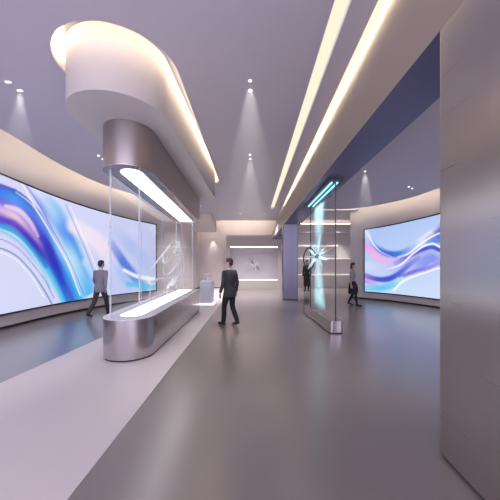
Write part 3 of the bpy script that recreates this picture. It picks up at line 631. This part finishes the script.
def person(label, loc, rz, height, strideR, strideL, armR, armL, mats, outfit, female=False, headturn=0.0, lean=0.0):
    root=empty('person',loc,rz,label=label,cat='person',group='visitors in the gallery'); root.scale=(height/1.78,)*3
    k=.88 if female else 1.0
    hipw=.085; shw=.185*k
    def Y(z,y=0): return y+lean*max(0,z-.9)
    feet={}
    def leg(sgn,st):
        lift=.07 if st<-.15 else 0.0
        hip=(sgn*hipw,0,.90); kn=(sgn*.09,st*.5+.035+(.05 if st<-.15 else 0),.49+lift*.2); an=(sgn*.085,st,.085+lift)
        return hip,kn,an,lift
    LEG={1:leg(1,strideR),-1:leg(-1,strideL)}
    def arm(sgn,sw):
        sh=(sgn*shw,Y(1.41),1.405); el=(sgn*(shw+.055),Y(1.13)-.03+sw*.35,1.13); wr=(sgn*(shw+.06),Y(.9)+.03+sw,.885+abs(sw)*.12)
        return sh,el,wr
    ARM={1:arm(1,armR),-1:arm(-1,armL)}
    TOR=[(.78,0,0,.10,.085),(.90,0,-.01,.165,.115),(1.04,0,Y(1.04),.138*k,.098),(1.22,0,Y(1.22),.155*k,.112),(1.36,0,Y(1.36),.170*k,.108),(1.43,0,Y(1.43),.140*k,.082),(1.485,0,Y(1.48),.062,.058)]
    hy=Y(1.62)
    # --- body
    b=new(); levels(b,TOR)
    limb(b,[(0,hy-.02,1.44),(0,hy-.005,1.52),(0,hy+.005,1.60)],[.060*k,.052*k,.055*k])
    RT=Matrix.Rotation(headturn,4,'Z'); hc=Vector((0,hy+.01,0))
    def hd(p): return hc+RT@Vector(p)
    ellipsoid(b,hd((0,0,1.675)),(.074,.094,.108),18,14,RT)
    ellipsoid(b,hd((0,.035,1.605)),(.054,.058,.058),14,10,RT)
    ellipsoid(b,hd((0,.086,1.578)),(.022,.018,.018),10,8)
    limb(b,[hd((0,.088,1.672)),hd((0,.102,1.650)),hd((0,.110,1.632))],[.009,.012,.015],8)
    ellipsoid(b,hd((0,.088,1.604)),(.024,.012,.008),10,6,RT)
    for s in (1,-1): ellipsoid(b,hd((s*.076,-.004,1.655)),(.010,.022,.032),10,8,RT)
    for s in (1,-1):
        hip,kn,an,lift=LEG[s]; limb(b,[hip,((hip[0]+kn[0])/2,(hip[1]+kn[1])/2,.70),kn,((kn[0]+an[0])/2,(kn[1]+an[1])/2-.015,.30),an],[.088,.076,.056,.052,.036])
        limb(b,[(an[0],an[1]-.03,an[2]-.035),(an[0],an[1]+.07,.042),(an[0]+s*.01,an[1]+.155,.028)],[.036,.036,.024])
        sh,el,wr=ARM[s]; limb(b,[sh,((sh[0]+el[0])/2,(sh[1]+el[1])/2,(sh[2]+el[2])/2),el,((el[0]+wr[0])/2,(el[1]+wr[1])/2,(el[2]+wr[2])/2),wr],[.056*k,.047*k,.039*k,.036*k,.026*k])
        pc=Vector((wr[0],wr[1]+.012,wr[2]-.058)); ellipsoid(b,pc,(.017,.040,.055),12,10)
        for i,(dy,ln) in enumerate(((-.028,.052),(-.010,.066),(.010,.072),(.028,.064))):
            p0=pc+Vector((0,dy,-.035)); limb(b,[p0,p0+Vector((-s*.004,dy*.15+.006,-ln*.5)),p0+Vector((-s*.016,dy*.2+.016,-ln))],[.0095,.009,.0075],8)
        limb(b,[pc+Vector((-s*.004,.030,.012)),pc+Vector((-s*.012,.056,-.018)),pc+Vector((-s*.018,.060,-.045))],[.012,.0105,.0085],8)
    body=solid('body',b,mats['skin'],root,.0085,3)
    for s in (1,-1):
        b=new(); ellipsoid(b,hd((s*.030,.086,1.672)),(.010,.007,.006),10,8); obj('eye',b,mats['eye'],root,smooth=60)
    # --- hair
    b=new(); ellipsoid(b,hd((0,-.010,1.700)),(.083,.096,.095),18,14,RT)
    ellipsoid(b,hd((0,-.035,1.655)),(.078,.072,.085),16,12,RT)
    ellipsoid(b,hd((0,.050,1.752)),(.055,.045,.030),14,8,RT)
    if outfit=='coat': ellipsoid(b,hd((0,-.055,1.56)),(.082,.05,.13),14,10,RT)
    if outfit=='skirt': ellipsoid(b,hd((0,-.075,1.60)),(.06,.045,.09),14,10,RT)
    h=solid('hair',b,mats['hair'],root,.010,2)
    # --- clothes
    def grow(Ls,d): return [(z,x,y,rx+d,ry+d) for z,x,y,rx,ry in Ls]
    if outfit in ('suit','jacket'):
        b=new(); J=[(.76,0,-.015,.178,.128),(.90,0,-.012,.186,.134)]+grow(TOR[2:6],.020)+[(1.475,0,Y(1.47),.078,.070)]
        J[2]=(1.04,0,Y(1.04),.164*k,.122); levels(b,J)
        for s in (1,-1):
            sh,el,wr=ARM[s]; limb(b,[sh,((sh[0]+el[0])/2,(sh[1]+el[1])/2,(sh[2]+el[2])/2),el,((el[0]+wr[0])/2,(el[1]+wr[1])/2,(el[2]+wr[2])/2),(wr[0],wr[1],wr[2]+.015)],[.068,.060,.052,.047,.040])
        solid('jacket',b,mats['top'],root,.011,3)
        b=new(); tube(b,[(0,hy-.012,1.475),(0,hy-.004,1.512)],[.066,.058],20); obj('collar',b,mats['shirt'],root,50)
    if outfit=='skirt':
        b=new(); levels(b,[(.99,0,0,.152,.112),(1.04,0,Y(1.04),.138,.105)]+grow(TOR[3:6],.012)+[(1.465,0,Y(1.46),.075,.065)])
        for s in (1,-1):
            sh,el,wr=ARM[s]; limb(b,[sh,((sh[0]+el[0])/2,(sh[1]+el[1])/2,(sh[2]+el[2])/2),el],[.060,.055,.048])
        solid('blouse',b,mats['top'],root,.011,3)
        b=new(); levels(b,[(.50,0,.0,.165,.185),(.70,0,.02,.185,.200),(.90,0,0,.184,.150),(1.03,0,0,.142,.106)]); solid('skirt',b,mats['bottom'],root,.012,3)
    if outfit=='coat':
        b=new(); levels(b,[(.28,0,-.01,.19,.17),(.60,0,-.01,.20,.17),(.90,0,-.012,.19,.14)]+grow(TOR[2:6],.024)+[(1.475,0,Y(1.47),.082,.074)])
        for s in (1,-1):
            sh,el,wr=ARM[s]; limb(b,[sh,((sh[0]+el[0])/2,(sh[1]+el[1])/2,(sh[2]+el[2])/2),el,wr],[.066,.060,.052,.040])
        solid('coat',b,mats['top'],root,.012,3)
    if outfit in ('suit','jacket'):
        b=new(); levels(b,[(.80,0,-.005,.15,.115),(.90,0,-.01,.174,.124),(1.03,0,0,.148,.108)])
        for s in (1,-1):
            hip,kn,an,lift=LEG[s]; limb(b,[hip,((hip[0]+kn[0])/2,(hip[1]+kn[1])/2,.70),kn,((kn[0]+an[0])/2,(kn[1]+an[1])/2-.01,.30),(an[0],an[1],an[2]+.005)],[.096,.088,.070,.066,.058])
        solid('trousers',b,mats['bottom'],root,.011,3)
    elif outfit in ('skirt','coat'):
        b=new()
        for s in (1,-1):
            hip,kn,an,lift=LEG[s]; limb(b,[((hip[0]+kn[0])/2,(hip[1]+kn[1])/2,.68),kn,((kn[0]+an[0])/2,(kn[1]+an[1])/2-.015,.30),an],[.080,.060,.056,.040])
        solid('stockings',b,mats['bottom'],root,.010,3)
    for s in (1,-1):
        hip,kn,an,lift=LEG[s]; b=new()
        limb(b,[(an[0],an[1]-.035,.044+lift*.9),(an[0],an[1]+.06,.046+lift*.35),(an[0]+s*.01,an[1]+.165,.036)],[.043,.044,.033])
        solid('shoe',b,mats['shoe'],root,.009,3)
    return root
SK=paint('skin',(.48,.30,.24),.5,.05,8); SH=paint('white_shirt',(.75,.74,.78),.6,.03)
EY=paint('eye',(.03,.02,.02),.2,.1)
def mats(top,bottom,hair=(.025,.018,.016),shoe=(.02,.018,.02),tex=.03):
    return dict(skin=SK,eye=EY,hair=paint('hair',hair,.5,.3,30,bump=.3,bscale=90),top=paint('cloth',top,.85,.08,25,bump=.15,bscale=220),bottom=paint('cloth',bottom,.85,.08,25,bump=.15,bscale=220),shoe=paint('shoe_leather',shoe,.35,.1),shirt=SH)
person('man in dark grey suit standing at the edge of the pale floor strip',(-.77,7.85,0),math.radians(48),1.82,-.20,.15,-.03,.05,mats((.045,.043,.052),(.012,.012,.018)),'suit',headturn=math.radians(28))
person('man in light grey jacket walking past the left screen',(-4.98,9.15,0),math.radians(-10),1.74,.26,-.42,-.10,.14,mats((.25,.24,.30),(.05,.038,.040)),'jacket',headturn=math.radians(-15),lean=.05)
person('woman in pale top and black skirt walking beside the right screen',(3.58,10.95,0),math.radians(-112),1.63,.17,-.16,-.08,.10,mats((.30,.27,.33),(.012,.010,.016)),'skirt',True)
person('woman in long dark coat standing in the alcove behind the glass panel',(2.62,15.55,.0),math.radians(150),1.66,.03,-.03,.0,.0,mats((.018,.016,.024),(.015,.013,.018)),'coat',True)
downlight(-.14,5.10,zc,'nearer of the two round downlights in the middle of the ceiling beside the canopy ring',e=450,ang=60)
downlight(-.14,5.36,zc,'farther of the two round downlights in the middle of the ceiling beside the canopy ring',e=0)
downlight(-.22,8.00,zc,'nearer of the two small downlights between the light slot and the showcase header end',e=450,ang=60)
downlight(-.22,8.26,zc,'farther of the two small downlights between the light slot and the showcase header end',e=0)
downlight(-4.42,5.13,zc,'outer one of two square downlights at the upper left of the picture',True,e=0)
downlight(-4.40,5.36,zc,'inner one of two square downlights at the upper left of the picture',True,e=250,ang=60)
downlight(-4.43,8.05,zc,'nearer of the two small downlights just left of the showcase header',e=200,ang=60)
downlight(-4.43,8.28,zc,'farther of the two small downlights just left of the showcase header',e=0)
downlight(3.10,8.4,zr,'single downlight in the right ceiling close to the soffit beam',e=300,ang=60)
downlight(5.05,9.72,zr,'left one of the two downlights above the right screen',e=200,ang=60)
downlight(5.25,9.88,zr,'right one of the two downlights above the right screen',e=0)
ZA=lambda y: H+2.02
downlight(4.55,16.1,ZA,'right one of the two tiny downlights in the alcove ceiling behind the glass panel',e=520,ang=80,r=.02)
downlight(2.9,16.1,ZA,'left one of the two tiny downlights in the alcove ceiling, added as fill light',e=520,ang=80,r=.02)  # added lamp without a known source, brightens the alcove
downlight(-.9,14.6,zc,'left one of the two tiny fill lamps added in front of the back wall niche',e=800,ang=110,r=.02)  # this lamp and the next are added fill for the dim far end
downlight(.35,14.6,zc,'right one of the two tiny fill lamps added in front of the back wall niche',e=800,ang=110,r=.02)
downlight(-2.6,13.2,zc,'single tiny downlight just right of the far end of the showcase header',e=500,ang=110,r=.02)
cone(-.14,5.18,zc,.05,.62,2.4,'pale cone of lit haze below the middle ceiling downlights')
cone(-.22,8.1,zc,.05,.60,2.2,'pale cone of lit haze below the farther middle downlights')
cone(-4.40,5.36,zc,.04,.36,1.6,'pale cone of lit haze below the square downlights at left')
cone(3.10,8.4,zr,.04,.45,1.9,'pale cone of lit haze below the downlight near the soffit beam')
spot('wall_washer',(-2.62,16.78,H+1.33),70,44,(1,.93,.85),.25,(-2.62,16.92,.2))
# cyan light of the panel
for k,dy in enumerate((-.5,-.2,.15,.5)):
    y0=8.45+dy
    spot('panel_beam',(AX(y0),y0,hz(y0)-.04),650,17,(.45,.88,1),.9,(AX(8.5),8.5,1.7),.08)
    spot('panel_beam',(AX(y0),y0,.34),650,15,(.45,.88,1),.9,(AX(8.5),8.5,2.0),.08)
# ------------------------------------------------------------------ world, camera, view
w=bpy.data.worlds.new('world'); scene.world=w; w.use_nodes=True
bgn=w.node_tree.nodes['Background']; bgn.inputs[0].default_value=(.78,.72,.88,1); bgn.inputs[1].default_value=2.9
cam=bpy.data.cameras.new('camera'); co_=bpy.data.objects.new('camera',cam); COL.objects.link(co_)
co_.location=(0,0,H); co_.rotation_euler=(PI/2,0,0); cam.sensor_width=36; cam.lens=290/500*36; cam.shift_x=-.016; cam.shift_y=.012; cam.clip_end=100
scene.camera=co_
vs=scene.view_settings; scene.display_settings.display_device='sRGB'; vs.view_transform='Standard'; vs.look='None'; vs.gamma=1; vs.use_curve_mapping=False; vs.exposure=0.0
cy=scene.cycles; cy.use_denoising=True; cy.max_bounces=8; cy.diffuse_bounces=4; cy.glossy_bounces=4; cy.transparent_max_bounces=16; cy.volume_bounces=0; cy.sample_clamp_indirect=6
